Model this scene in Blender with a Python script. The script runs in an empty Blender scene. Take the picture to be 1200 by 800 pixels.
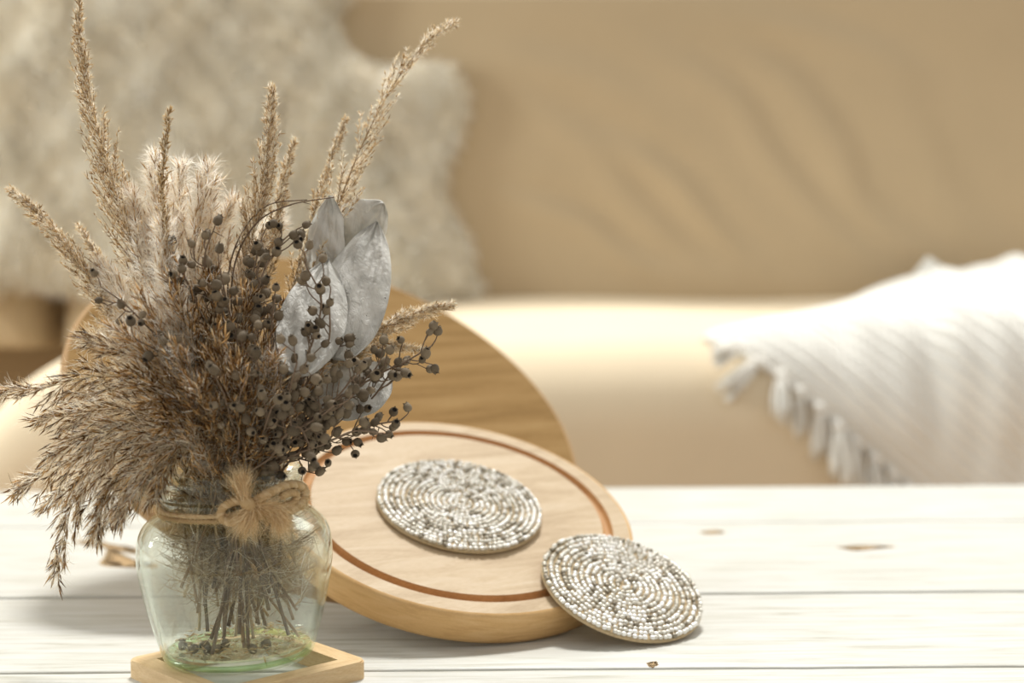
import bpy, math, random
import numpy as np
from mathutils import Vector, Matrix
C = bpy.context.scene
col = C.collection
rng = np.random.default_rng(11)
random.seed(5)

# ------------------------------------------------------------------ camera, light, exposure
PITCH = math.radians(3.7); ROLL = math.radians(0.4); FPX = 1700.0
T = 0.38                       # table top height
ZC = T + 0.245                 # lens height
fwd = np.array([0, math.cos(PITCH), -math.sin(PITCH)])
r0 = np.array([1.0, 0, 0]); u0 = np.cross(r0, fwd)
rgt = math.cos(ROLL) * r0 - math.sin(ROLL) * u0
upv = np.cross(rgt, fwd)
CAM = np.array([0, 0, ZC])
cd = bpy.data.cameras.new('camera'); cam = bpy.data.objects.new('camera', cd); col.objects.link(cam)
cd.sensor_width = 36.0; cd.lens = 36.0 * FPX / 1200.0; cd.clip_start = 0.05; cd.clip_end = 50
cam.matrix_world = Matrix(((rgt[0], upv[0], -fwd[0], 0), (rgt[1], upv[1], -fwd[1], 0), (rgt[2], upv[2], -fwd[2], ZC), (0, 0, 0, 1)))
cd.dof.use_dof = True; cd.dof.focus_distance = 0.83; cd.dof.aperture_fstop = 4.3
C.camera = cam

SUN_DIR = Vector((0.05, 0.42, 0.90)).normalized()
SUN = 3.5; SUN_ANGLE = math.radians(12); AMB = 0.62; EXPOSURE = 0.0
w = bpy.data.worlds.new('world'); C.world = w; w.use_nodes = True
bg = w.node_tree.nodes['Background']; bg.inputs[0].default_value = (1.0, 0.965, 0.91, 1); bg.inputs[1].default_value = AMB
sl = bpy.data.lights.new('sun', 'SUN'); sl.energy = SUN; sl.angle = SUN_ANGLE; sl.color = (1.0, 0.98, 0.94)
so = bpy.data.objects.new('sun', sl); col.objects.link(so); so.rotation_euler = SUN_DIR.to_track_quat('Z', 'Y').to_euler()
def area_light(name, loc, aim, sx, sy, e):
    l = bpy.data.lights.new(name, 'AREA'); l.shape = 'RECTANGLE'; l.size = sx; l.size_y = sy; l.energy = e; l.color = (0.95, 1.0, 0.97)
    o = bpy.data.objects.new(name, l); col.objects.link(o); o.location = loc
    o.rotation_euler = (Vector(loc) - Vector(aim)).to_track_quat('Z', 'Y').to_euler()
area_light('added_strip_left', (-2.6, 1.5, 1.35), (0, 1.0, 0.5), 0.30, 1.3, 44)  # added area strip for jar highlights and light on left reeds; no window built
area_light('added_fill_right', (1.9, 3.0, 2.5), (0.1, 1.7, 0.4), 1.8, 1.5, 28)  # added panel hung inside the room to brighten the seat; no window there
C.view_settings.view_transform = 'Standard'; C.view_settings.look = 'None'
C.view_settings.exposure = EXPOSURE; C.view_settings.gamma = 1.0; C.view_settings.use_curve_mapping = False
try:
    C.cycles.use_denoising = True
    C.cycles.max_bounces = 14; C.cycles.transparent_max_bounces = 32; C.cycles.transmission_bounces = 12
    C.cycles.sample_clamp_indirect = 6.0
except Exception:
    pass

# ------------------------------------------------------------------ helpers
def ray(x, y): return fwd + rgt * (x - 600) / FPX - upv * (y - 400) / FPX
def at(x, y, d):
    r = ray(x, y); return CAM + r * d / r[1]
def at_z(x, y, z):
    r = ray(x, y); return CAM + r * (z - ZC) / r[2]
def unit(v):
    v = np.asarray(v, float); return v / np.maximum(np.linalg.norm(v, axis=-1, keepdims=True), 1e-12)
def tag(o, label=None, cat=None, group=None, kind=None):
    if label: o['label'] = label
    if cat: o['category'] = cat
    if group: o['group'] = group
    if kind: o['kind'] = kind
    return o
def empty(name, loc, label, cat, group=None, rot=None):
    o = bpy.data.objects.new(name, None); o.empty_display_size = 0.01; col.objects.link(o)
    o.location = tuple(loc)
    if rot is not None: o.rotation_euler = rot
    return tag(o, label, cat, group)
def mesh_data(name, V, F, smooth=True, tint=None):
    V = np.asarray(V, np.float32); me = bpy.data.meshes.new(name)
    if isinstance(F, np.ndarray):
        k = F.shape[1]; n = len(F)
        me.vertices.add(len(V)); me.vertices.foreach_set('co', V.ravel())
        me.loops.add(n * k); me.loops.foreach_set('vertex_index', F.astype(np.int32).ravel())
        me.polygons.add(n); me.polygons.foreach_set('loop_start', np.arange(0, n * k, k, dtype=np.int32))
        me.update(calc_edges=True); me.validate()
    else:
        me.from_pydata(V.tolist(), [], F); me.update()
    if smooth: me.polygons.foreach_set('use_smooth', np.ones(len(me.polygons), dtype=bool))
    if tint is not None:
        a = me.attributes.new('tint', 'FLOAT', 'POINT'); a.data.foreach_set('value', np.asarray(tint, np.float32))
    return me
def obj(name, V, F, mat, parent=None, smooth=True, tint=None, origin=None):
    V = np.asarray(V, float)
    if origin is not None: V = V - np.asarray(origin)
    me = mesh_data(name, V, F, smooth, tint); me.materials.append(mat)
    o = bpy.data.objects.new(name, me); col.objects.link(o)
    if parent is not None: o.parent = parent
    elif origin is not None: o.location = tuple(origin)
    return o
class MB:
    def __init__(s): s.V = []; s.F = []; s.n = 0; s.t = []
    def add(s, V, F, t=None):
        V = np.asarray(V, float); s.V.append(V); s.F.append(np.asarray(F, int) + s.n); s.n += len(V)
        s.t.append(np.full(len(V), 0.5) if t is None else np.broadcast_to(t, (len(V),)))
    def build(s, name, mat, parent=None, smooth=True, origin=None):
        return obj(name, np.concatenate(s.V), np.concatenate(s.F), mat, parent, smooth, np.concatenate(s.t), origin)
def grid_faces(nu, nv, wrap=False):
    i, j = np.meshgrid(np.arange(nu - 1), np.arange(nv if wrap else nv - 1), indexing='ij')
    j2 = (j + 1) % nv
    return np.stack([i * nv + j, (i + 1) * nv + j, (i + 1) * nv + j2, i * nv + j2], -1).reshape(-1, 4)
def spline(P, n):
    P = np.asarray(P, float); Q = np.vstack([2 * P[0] - P[1], P, 2 * P[-1] - P[-2]])
    seg = len(P) - 1; t = np.linspace(0, seg, n); i = np.minimum(t.astype(int), seg - 1); f = (t - i)[:, None]
    a, b, c, d = Q[i], Q[i + 1], Q[i + 2], Q[i + 3]
    R = 0.5 * ((2 * b) + (-a + c) * f + (2 * a - 5 * b + 4 * c - d) * f ** 2 + (-a + 3 * b - 3 * c + d) * f ** 3)
    L = np.r_[0, np.cumsum(np.linalg.norm(np.diff(R, axis=0), axis=1))]
    s = np.linspace(0, L[-1], n)
    return np.stack([np.interp(s, L, R[:, k]) for k in range(3)], 1)
def frames(P):
    Tn = unit(np.gradient(P, axis=0)); ref = np.array([0.13, 0.97, 0.2])
    A = unit(np.cross(Tn, ref)); B = np.cross(Tn, A); return Tn, A, B
def tube(P, r, k=6):
    P = np.asarray(P, float); n = len(P); r = np.broadcast_to(r, (n,)); Tn, A, B = frames(P)
    th = np.linspace(0, 2 * np.pi, k, endpoint=False)
    V = P[:, None, :] + r[:, None, None] * (np.cos(th)[None, :, None] * A[:, None, :] + np.sin(th)[None, :, None] * B[:, None, :])
    V = np.concatenate([V.reshape(-1, 3), P[:1], P[-1:]]); F = grid_faces(n, k, True)
    j = np.arange(k); c0 = n * k; c1 = c0 + 1
    cap0 = np.stack([np.full(k, c0), j, (j + 1) % k, (j + 1) % k], 1)[:, :3]
    cap1 = np.stack([np.full(k, c1), (n - 1) * k + (j + 1) % k, (n - 1) * k + j], 1)
    tri = np.concatenate([F[:, [0, 1, 2]], F[:, [0, 2, 3]], cap0, cap1])
    return V, tri
def lathe(prof, k=96, closed=False):
    prof = np.asarray(prof, float); n = len(prof); th = np.linspace(0, 2 * np.pi, k, endpoint=False)
    V = np.stack([prof[:, :1] * np.cos(th), prof[:, :1] * np.sin(th), np.repeat(prof[:, 1:], k, 1)], -1).reshape(-1, 3)
    F = grid_faces(n, k, True)
    if closed:
        j = np.arange(k); F = np.concatenate([F, np.stack([(n - 1) * k + j, j, (j + 1) % k, (n - 1) * k + (j + 1) % k], 1)])
    return V, F
def rbox(c, s, r=0.004, seg=3):
    import bmesh
    bm = bmesh.new(); bmesh.ops.create_cube(bm, size=1)
    for v in bm.verts: v.co = Vector((v.co.x * s[0] + c[0], v.co.y * s[1] + c[1], v.co.z * s[2] + c[2]))
    if r > 0: bmesh.ops.bevel(bm, geom=list(bm.edges), offset=r, segments=seg, profile=0.5, affect='EDGES')
    bm.verts.index_update()
    V = [v.co[:] for v in bm.verts]; F = [[v.index for v in f.verts] for f in bm.faces]; bm.free(); return V, F
def vnoise(x, y, s=0):
    r = np.zeros(np.broadcast(x, y).shape)
    for k, (a, b, p) in enumerate([(1, .37, .3), (-.6, 1.1, 1.7), (1.9, -1.3, 2.2), (2.7, 2.1, .9), (-3.6, 1.7, 4.1), (4.3, 4.9, 5.0)]):
        r += np.sin(a * x + b * y + p + s * (k + 1.3)) / (1 + .6 * k)
    return r / 2.5

# ------------------------------------------------------------------ materials
def mat(name):
    m = bpy.data.materials.new(name); m.use_nodes = True; nt = m.node_tree
    b = nt.nodes['Principled BSDF']; return m, nt, b
def nd(nt, t, **k):
    n = nt.nodes.new(t)
    for a, v in k.items(): setattr(n, a, v)
    return n
def ramp(nt, fac, stops):
    r = nd(nt, 'ShaderNodeValToRGB'); e = r.color_ramp.elements
    while len(e) < len(stops): e.new(0.5)
    for q, (p, c) in zip(e, stops): q.position = p; q.color = (*c, 1) if len(c) == 3 else c
    nt.links.new(fac, r.inputs[0]); return r.outputs[0]
def coords(nt, scale, rot=(0, 0, 0), loc=(0, 0, 0), out='Object'):
    tc = nd(nt, 'ShaderNodeTexCoord'); mp = nd(nt, 'ShaderNodeMapping')
    mp.inputs['Scale'].default_value = scale; mp.inputs['Rotation'].default_value = rot; mp.inputs['Location'].default_value = loc
    nt.links.new(tc.outputs[out], mp.inputs[0]); return mp.outputs[0]
def noise(nt, vec, scale, detail=4, rough=0.55, dist=0.0):
    n = nd(nt, 'ShaderNodeTexNoise'); n.inputs['Scale'].default_value = scale; n.inputs['Detail'].default_value = detail
    n.inputs['Roughness'].default_value = rough; n.inputs['Distortion'].default_value = dist
    nt.links.new(vec, n.inputs['Vector']); return n.outputs['Fac']
def bump(nt, b, h, strength, dist):
    bn = nd(nt, 'ShaderNodeBump'); bn.inputs['Strength'].default_value = strength; bn.inputs['Distance'].default_value = dist
    nt.links.new(h, bn.inputs['Height']); nt.links.new(bn.outputs[0], b.inputs['Normal'])
def mixc(nt, f, a, b_, mode='MIX'):
    m = nd(nt, 'ShaderNodeMix', data_type='RGBA', blend_type=mode)
    for s, v in ((m.inputs[0], f), (m.inputs[6], a), (m.inputs[7], b_)):
        if isinstance(v, (int, float)): s.default_value = v
        elif isinstance(v, tuple): s.default_value = (*v, 1)
        else: nt.links.new(v, s)
    return m.outputs[2]
def wood(name, dark, mid, light, scale=(1, 12, 12), rot=(0, 0, 0), rough=0.55, fine=60, dist=1.2, sc=9, spec=.2):
    m, nt, b = mat(name); v = coords(nt, scale, rot)
    n1 = noise(nt, v, sc, 5, .6, dist); c = ramp(nt, n1, [(.3, dark), (.5, mid), (.72, light)])
    v2 = coords(nt, (scale[0] * 3, scale[1] * 6, scale[2] * 6), rot)
    n2 = noise(nt, v2, fine, 3); c2 = mixc(nt, 0.35, c, ramp(nt, n2, [(.3, tuple(x * .72 for x in mid)), (.62, light)]))
    nt.links.new(c2, b.inputs['Base Color']); b.inputs['Roughness'].default_value = rough; b.inputs['Specular IOR Level'].default_value = spec; bump(nt, b, n2, .15, .0006); return m
def plain(name, c, rough=.8, nscale=0, var=.15, bstr=.2, bd=.001):
    m, nt, b = mat(name); b.inputs['Roughness'].default_value = rough
    if nscale:
        v = coords(nt, (1, 1, 1)); n = noise(nt, v, nscale)
        nt.links.new(ramp(nt, n, [(.3, tuple(x * (1 - var) for x in c)), (.7, tuple(min(1, x * (1 + var)) for x in c))]), b.inputs['Base Color'])
        bump(nt, b, n, bstr, bd)
    else: b.inputs['Base Color'].default_value = (*c, 1)
    return m
def plant(name, stops, transl=.35, rough=.8, gloss=.0):
    m, nt, b = mat(name); nt.nodes.remove(b); out = [n for n in nt.nodes if n.type == 'OUTPUT_MATERIAL'][0]
    a = nd(nt, 'ShaderNodeAttribute', attribute_name='tint'); c = ramp(nt, a.outputs['Fac'], stops)
    d = nd(nt, 'ShaderNodeBsdfDiffuse'); t = nd(nt, 'ShaderNodeBsdfTranslucent'); mx = nd(nt, 'ShaderNodeMixShader'); mx.inputs[0].default_value = transl
    nt.links.new(c, d.inputs[0]); nt.links.new(c, t.inputs[0]); nt.links.new(d.outputs[0], mx.inputs[1]); nt.links.new(t.outputs[0], mx.inputs[2])
    nt.links.new(mx.outputs[0], out.inputs[0]); return m

def painted():
    m, nt, b = mat('white_painted_boards')
    v = coords(nt, (1.2, 16, 16)); n = noise(nt, v, 9, 6, .65, .6)
    c = ramp(nt, n, [(.28, (.37, .355, .29)), (.43, (.53, .525, .47)), (.58, (.61, .61, .575))])
    v2 = coords(nt, (2.5, 60, 60)); n2 = noise(nt, v2, 14, 5, .6)
    c2 = mixc(nt, ramp(nt, n2, [(.28, (.55, .55, .55)), (.42, (0, 0, 0))]), c, (.44, .425, .36))
    nt.links.new(c2, b.inputs['Base Color']); b.inputs['Roughness'].default_value = .5
    bump(nt, b, n2, .5, .0007); return m
M = {}
M['paint'] = painted()
M['gap'] = plain('dark_gap_wood', (.16, .13, .09), .9)
M['bare'] = wood('bare_chipped_wood', (.22, .13, .06), (.42, .28, .14), (.55, .40, .22), (1, 8, 8))
M['board_face'] = wood('pale_beech_face', (.34, .225, .11), (.49, .36, .215), (.60, .485, .34), (1.1, 7, 7), (0, 0, math.radians(-24)), .5)
M['board_side'] = wood('beech_edge', (.50, .28, .105), (.64, .395, .165), (.72, .48, .24), (3, 3, 22), (0, 0, 0), .5)
M['groove'] = wood('beech_groove', (.40, .20, .075), (.50, .27, .11), (.56, .33, .15), (2, 2, 2), (0, 0, 0), .6)
M['oak_face'] = wood('tan_oak_face', (.17, .093, .030), (.285, .172, .068), (.375, .245, .11), (.9, 11, 11), (0, 0, math.radians(-38)), .85, dist=.7, sc=6, spec=.03)
M['oak_side'] = wood('tan_oak_edge', (.30, .17, .075), (.40, .24, .11), (.50, .33, .17), (3, 3, 18), (0, 0, 0), .55)
M['trivet'] = wood('light_bamboo', (.50, .32, .145), (.66, .46, .245), (.76, .59, .36), (2, 10, 10), (0, 0, math.radians(45)), .5)
def fabric(name, c, sc=900, rough=.95, bs=.25):
    m, nt, b = mat(name); v = coords(nt, (1, 1, 1)); n = noise(nt, v, sc, 2); n2 = noise(nt, v, 6, 3)
    k = mixc(nt, .5, ramp(nt, n, [(.3, tuple(x * .9 for x in c)), (.7, tuple(min(1, x * 1.08) for x in c))]), ramp(nt, n2, [(.3, tuple(x * .95 for x in c)), (.7, tuple(min(1, x * 1.04) for x in c))]))
    nt.links.new(k, b.inputs['Base Color']); b.inputs['Roughness'].default_value = rough; bump(nt, b, n, bs, .0006)
    b.inputs['Specular IOR Level'].default_value = .15; return m
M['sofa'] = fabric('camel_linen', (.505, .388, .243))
M['seat'] = fabric('camel_linen_seat_sunlit', (.82, .69, .50))  # same linen as the sofa, colour lightened to imitate sunlight on the seat
M['throw'] = fabric('cream_knit_wool', (.90, .88, .82), 500)
M['fur_base'] = fabric('sheepskin_hide', (.88, .82, .70), 300)
M['fur'] = plant('sheepskin_wool', [(0, (.80, .73, .60)), (.5, (.90, .85, .74)), (1, (.96, .94, .88))], .3)
M['brown_seed'] = plant('brown_spikelets', [(0, (.11, .048, .014)), (.5, (.38, .21, .08)), (1, (.86, .62, .32))], .45)
M['tan_seed'] = plant('tan_spikelets', [(0, (.34, .18, .06)), (.5, (.74, .50, .24)), (1, (.97, .84, .60))], .5)
M['straw_seed'] = plant('straw_spikelets', [(0, (.44, .28, .12)), (.5, (.82, .63, .36)), (1, (.98, .93, .80))], .5)
M['silk'] = plant('silky_hairs', [(0, (.92, .71, .42)), (.5, (.98, .90, .72)), (1, (1, .98, .94))], .8)
M['white_silk'] = plant('white_silky_hairs', [(0, (.95, .80, .57)), (.5, (.99, .95, .86)), (1, (1, 1, .98))], .8)
M['fluff'] = plant('grey_fluff', [(0, (.18, .125, .065)), (.5, (.46, .36, .22)), (1, (.98, .92, .80))], .45)
M['stem'] = plant('dry_stem', [(0, (.20, .12, .06)), (.5, (.40, .28, .16)), (1, (.66, .54, .36))], .1)
M['twig'] = plant('grey_twig', [(0, (.09, .06, .04)), (.5, (.21, .155, .11)), (1, (.36, .27, .20))], 0)
M['twine'] = plant('jute', [(0, (.48, .31, .14)), (.5, (.74, .55, .31)), (1, (.95, .82, .58))], .35)
def capsule_mat(name, lo, hi):
    m, nt, b = mat(name); v = coords(nt, (1, 1, 1)); n = noise(nt, v, 700, 4)
    oi = nd(nt, 'ShaderNodeObjectInfo'); f = nd(nt, 'ShaderNodeMath', operation='MULTIPLY_ADD'); f.inputs[1].default_value = .55
    nt.links.new(oi.outputs['Random'], f.inputs[0]); nt.links.new(n, f.inputs[2])
    g = nd(nt, 'ShaderNodeMath', operation='MULTIPLY'); g.inputs[1].default_value = .75; nt.links.new(f.outputs[0], g.inputs[0])
    nt.links.new(ramp(nt, g.outputs[0], [(.2, lo), (.85, hi)]), b.inputs['Base Color']); b.inputs['Roughness'].default_value = .7; b.inputs['Specular IOR Level'].default_value = .2
    bump(nt, b, n, .3, .0004); return m
M['capsule'] = capsule_mat('grey_seed_capsule', (.045, .032, .019), (.27, .215, .145))
M['hole'] = plain('capsule_hollow', (.02, .016, .012), .9)
def leaf_mat():
    m, nt, b = mat('silver_grey_leaf'); v = coords(nt, (1, 1, 1)); n = noise(nt, v, 60, 5, .6)
    c = ramp(nt, n, [(.3, (.48, .47, .425)), (.5, (.68, .665, .615)), (.75, (.82, .81, .765))])
    n2 = noise(nt, v, 190, 2, .5); c2 = mixc(nt, ramp(nt, n2, [(.245, (1, 1, 1)), (.27, (0, 0, 0))]), c, (.10, .075, .05))
    nt.links.new(c2, b.inputs['Base Color']); b.inputs['Roughness'].default_value = .45; bump(nt, b, noise(nt, coords(nt, (230, 230, 75)), 1.0, 4, .65, .8), .8, .0025)
    out = [q for q in nt.nodes if q.type == 'OUTPUT_MATERIAL'][0]; t = nd(nt, 'ShaderNodeBsdfTranslucent'); mx = nd(nt, 'ShaderNodeMixShader'); mx.inputs[0].default_value = .22
    nt.links.new(c2, t.inputs[0]); nt.links.new(b.outputs[0], mx.inputs[1]); nt.links.new(t.outputs[0], mx.inputs[2]); nt.links.new(mx.outputs[0], out.inputs[0]); return m
M['leaf'] = leaf_mat()
def bead_mat():
    m, nt, b = mat('silver_glass_beads'); a = nd(nt, 'ShaderNodeAttribute', attribute_name='tint')
    oi = nd(nt, 'ShaderNodeObjectInfo')
    nt.links.new(ramp(nt, a.outputs['Fac'], [(0, (.20, .17, .12)), (.18, (.42, .38, .30)), (.45, (.66, .63, .55)), (.8, (.84, .82, .76)), (1, (.93, .92, .89))]), b.inputs['Base Color'])
    b.inputs['Roughness'].default_value = .22; b.inputs['Metallic'].default_value = .35; return m
M['bead'] = bead_mat()
M['backing'] = plain('bead_backing_cord', (.50, .38, .22), .8, 400)
def glass_mat(name, tint, body, lo):
    m, nt, b = mat(name); nt.nodes.remove(b); out = [n for n in nt.nodes if n.type == 'OUTPUT_MATERIAL'][0]
    tr = nd(nt, 'ShaderNodeBsdfTransparent'); tr.inputs[0].default_value = (*tint, 1)
    g = nd(nt, 'ShaderNodeBsdfGlass'); g.inputs['Color'].default_value = (*body, 1); g.inputs['Roughness'].default_value = .02; g.inputs['IOR'].default_value = 1.45
    lw = nd(nt, 'ShaderNodeLayerWeight'); lw.inputs[0].default_value = .35
    f = ramp(nt, lw.outputs['Facing'], [(.0, (lo,) * 3), (.5, (lo + .08,) * 3), (.85, (.8, .8, .8))])
    mx = nd(nt, 'ShaderNodeMixShader'); nt.links.new(f, mx.inputs[0]); nt.links.new(tr.outputs[0], mx.inputs[1]); nt.links.new(g.outputs[0], mx.inputs[2])
    gl = nd(nt, 'ShaderNodeBsdfGlossy'); gl.inputs['Roughness'].default_value = .03; gl.inputs['Color'].default_value = (.95, 1, .96, 1)
    fr = nd(nt, 'ShaderNodeFresnel'); fr.inputs[0].default_value = 1.45
    geo = nd(nt, 'ShaderNodeNewGeometry'); inv = nd(nt, 'ShaderNodeMath', operation='SUBTRACT'); inv.inputs[0].default_value = 1.0; nt.links.new(geo.outputs['Backfacing'], inv.inputs[1])
    fm = nd(nt, 'ShaderNodeMath', operation='MULTIPLY'); nt.links.new(fr.outputs[0], fm.inputs[0]); nt.links.new(inv.outputs[0], fm.inputs[1])
    m2 = nd(nt, 'ShaderNodeMixShader'); nt.links.new(fm.outputs[0], m2.inputs[0]); nt.links.new(mx.outputs[0], m2.inputs[1]); nt.links.new(gl.outputs[0], m2.inputs[2])
    nt.links.new(m2.outputs[0], out.inputs[0]); return m
M['glass'] = glass_mat('clear_green_tinted_glass', (.975, .988, .972), (.95, 1, .95), .05)
M['glass_base'] = glass_mat('thick_green_glass', (.80, .93, .74), (.78, .92, .72), .1)
M['wall'] = plain('warm_plaster', (.80, .74, .64), .9, 30, .04)
M['floor'] = wood('oak_floor', (.30, .20, .11), (.42, .29, .17), (.50, .36, .22), (1, 10, 10))

# ------------------------------------------------------------------ room shell
o = obj('floor', *rbox((0, 1.4, -.01), (9, 5.5, .02), 0), M['floor'], smooth=False); tag(o, kind='structure')
o = obj('wall_back', *rbox((0, 3.55, 1.3), (9, .1, 2.6), 0), M['wall'], smooth=False); tag(o, kind='structure')

# ------------------------------------------------------------------ sofa
SX0, SX1, SYF, SYB = -.80, 1.55, 1.90, 2.60
sofa = empty('sofa', (.35, 2.3, 0), 'large camel linen sofa standing behind the white table', 'sofa'); SO = np.array([.35, 2.3, 0])
def seat_top(y): return .497 + .042 * np.clip((y - 1.98) / .47, 0, 1.2)
def seat_section(zdrop):
    r = .13; ys, zs = [], []
    for y in np.linspace(SYB, SYF + r, 12): ys.append(y); zs.append(seat_top(y) - zdrop)
    zt = seat_top(SYF + r) - zdrop
    for a in np.linspace(0, math.pi / 2, 12)[1:]: ys.append(SYF + r - r * math.sin(a)); zs.append(zt - r + r * math.cos(a))
    zb = .20
    for z in np.linspace(zs[-1], zb + .03, 6)[1:]: ys.append(SYF); zs.append(min(z, zs[-1]))
    ys += [SYF + .03, SYB]; zs += [zb, zb]
    return np.array(ys), np.array(zs)
V = []; rc = .30; xs = np.r_[SX0 + rc * (1 - np.cos(np.linspace(0.02, math.pi / 2, 20))), np.linspace(SX0 + rc, SX1, 60)[1:]]
for x in xs:
    dx = max(0, SX0 + rc - x); zd = rc - math.sqrt(max(rc * rc - dx * dx, 0)); ys, zs = seat_section(min(zd, .285))
    zs = zs + .004 * np.sin(9 * x + 3 * ys); V.append(np.stack([np.full(len(ys), x), ys, zs], 1))
nq = len(V[0]); F = grid_faces(len(xs), nq, True).tolist() + [list(range(nq)), list(range((len(xs) - 1) * nq, len(xs) * nq))[::-1]]
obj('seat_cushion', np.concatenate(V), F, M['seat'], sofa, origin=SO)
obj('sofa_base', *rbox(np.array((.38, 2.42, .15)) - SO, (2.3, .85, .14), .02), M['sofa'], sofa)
for x in (-.65, 1.4):
    for y in (2.08, 2.78): obj('leg', *rbox(np.array((x, y, .04)) - SO, (.05, .05, .08), .005), M['floor'], sofa)
def back_y(z): return 2.44 + (z - .5) * .22
FOLDS = [([(690, 150), (760, 190), (800, 222), (850, 285), (900, 325)], .011, .020), ([(880, 60), (940, 100), (985, 170), (1010, 240), (1090, 310)], .012, .024),
         ([(780, 60), (860, 110), (905, 185), (965, 260), (1040, 325)], .010, .022), ([(620, 120), (690, 175), (740, 240), (810, 310), (880, 338)], .009, .022),
         ([(600, 235), (680, 262), (730, 300), (800, 335)], .009, .018), ([(830, 8), (910, 18), (1000, 40), (1100, 90)], .007, .022), ([(1050, 60), (1085, 160), (1130, 260), (1210, 330)], .008, .03),
         ([(580, 60), (680, 80), (760, 120)], .006, .025)]
def fold_disp(X, Z):
    h = np.zeros_like(X)
    for pts, amp, wd in FOLDS:
        P = np.array([at(x, y, 2.46)[[0, 2]] for x, y in pts]); P3 = spline(np.c_[P, np.zeros(len(P))], 60)[:, :2]
        wd = wd * 1.25; d = np.full(X.shape, 9.0); tt = np.zeros(X.shape); sg = np.zeros(X.shape); tg = unit(np.gradient(P3, axis=0))
        for i, p in enumerate(P3):
            q = np.hypot(X - p[0], Z - p[1]); m = q < d; d[m] = q[m]; tt[m] = i / 59; s = (X - p[0]) * tg[i, 1] - (Z - p[1]) * tg[i, 0]; sg[m] = s[m]
        e = np.sin(np.pi * np.clip(tt, .02, .98)) ** .5; h += .75 * amp * e * (np.exp(-(d / wd) ** 2) - .75 * np.exp(-((sg + wd * 1.5) ** 2 + np.maximum(d - abs(sg), 0) ** 2) / (wd * 1.0) ** 2))
    return h
def back_cushion(x0, x1, z0, z1):
    nx, nz = int((x1 - x0) / .012), 90
    u, v = np.meshgrid(np.linspace(0, 1, nx), np.linspace(0, 1, nz), indexing='ij')
    X = x0 + u * (x1 - x0); Z = z0 + v * (z1 - z0); ed = np.minimum(np.minimum(u, 1 - u) * (x1 - x0), np.minimum(v * .6 + .03, (1 - v) * 2.2) * (z1 - z0))
    ro = .09 * (1 - np.sqrt(np.clip(1 - (1 - np.clip(ed / .09, 0, 1)) ** 2, 0, 1)))
    Y = back_y(Z) + ro - fold_disp(X, Z) - .006 * vnoise(X * 5, Z * 6)
    Fv = np.stack([X, Y, Z], -1).reshape(-1, 3); Bv = np.stack([X, back_y(Z) + .2, Z], -1).reshape(-1, 3)
    F = grid_faces(nx, nz); n = nx * nz; FB = F[:, ::-1] + n
    bd = np.r_[np.arange(nx) * nz, (nx - 1) * nz + np.arange(1, nz), (np.arange(nx - 1)[::-1]) * nz + nz - 1, np.arange(1, nz - 1)[::-1]]
    b2 = np.roll(bd, -1); S = np.stack([bd, b2, b2 + n, bd + n], 1)
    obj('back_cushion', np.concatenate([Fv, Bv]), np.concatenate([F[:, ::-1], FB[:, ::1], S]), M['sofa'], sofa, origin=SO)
XG = at(52, 360, 2.45)[0]
back_cushion(XG + .012, 1.55, .46, 1.095); back_cushion(-1.75, XG - .012, .46, 1.095)
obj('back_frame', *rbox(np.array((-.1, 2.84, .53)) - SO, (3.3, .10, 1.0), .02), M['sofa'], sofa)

# sheepskin hanging on the backrest
pel = [(-70, -70), (372, -70), (376, 2), (390, 36), (428, 56), (490, 58), (532, 70), (545, 95), (538, 135), (522, 175), (516, 205), (526, 245), (545, 280), (558, 320), (562, 352), (480, 366), (380, 368), (250, 364), (100, 345), (60, 338), (0, 330), (-70, 322)]
PD = 2.36
PW = spline(np.array([at(x, y, PD)[[0, 2]] for x, y in pel + pel[:1]]).dot(np.array([[1, 0, 0], [0, 1, 0]])), 300)[:, :2]
def inpoly(x, y, P):
    c = np.zeros(x.shape, bool); A = P; B = np.roll(P, -1, 0)
    for (ax, ay), (bx, by) in zip(A, B):
        with np.errstate(divide='ignore', invalid='ignore'): c ^= ((ay > y) != (by > y)) & (x < (bx - ax) * (y - ay) / (by - ay + 1e-15) + ax)
    return c
def edge_dist(x, y, P):
    d = np.full(x.shape, 9.0)
    for p in P: d = np.minimum(d, np.hypot(x - p[0], y - p[1]))
    return d
def pelt_y(x, z):
    d = np.where(inpoly(x, z, PW), edge_dist(x, z, PW), 0)
    return back_y(z) - .012 - .05 * (1 - np.exp(-d / .035)) - .016 * vnoise(x * 16, z * 16) * np.clip(d / .03, 0, 1)
st = .011; gx = np.arange(PW[:, 0].min(), PW[:, 0].max(), st); gz = np.arange(PW[:, 1].min(), PW[:, 1].max(), st)
X, Z = np.meshgrid(gx, gz, indexing='ij'); ins = inpoly(X, Z, PW); Y = pelt_y(X, Z)
F = grid_faces(len(gx), len(gz)); F = F[ins.ravel()[F].all(1)]; used = np.unique(F); mp = np.full(X.size, -1); mp[used] = np.arange(len(used))
PV = np.stack([X, Y, Z], -1).reshape(-1, 3)[used]; F1 = mp[F]; n = len(PV)
PB = PV.copy(); PB[:, 1] = back_y(PB[:, 2]) - .004
ee = np.concatenate([F1[:, [0, 1]], F1[:, [1, 2]], F1[:, [2, 3]], F1[:, [3, 0]]]); key = np.sort(ee, 1); _, inv, cnt = np.unique(key, axis=0, return_inverse=True, return_counts=True)
be = ee[cnt[inv.ravel()] == 1]; SF = np.stack([be[:, 0], be[:, 0] + n, be[:, 1] + n, be[:, 1]], 1)
PO = np.array([PV[:, 0].mean(), PV[:, 1].mean(), PV[:, 2].min()])
pelt = empty('sheepskin', PO, 'fluffy cream sheepskin draped over the left side of the sofa backrest', 'sheepskin')
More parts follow.
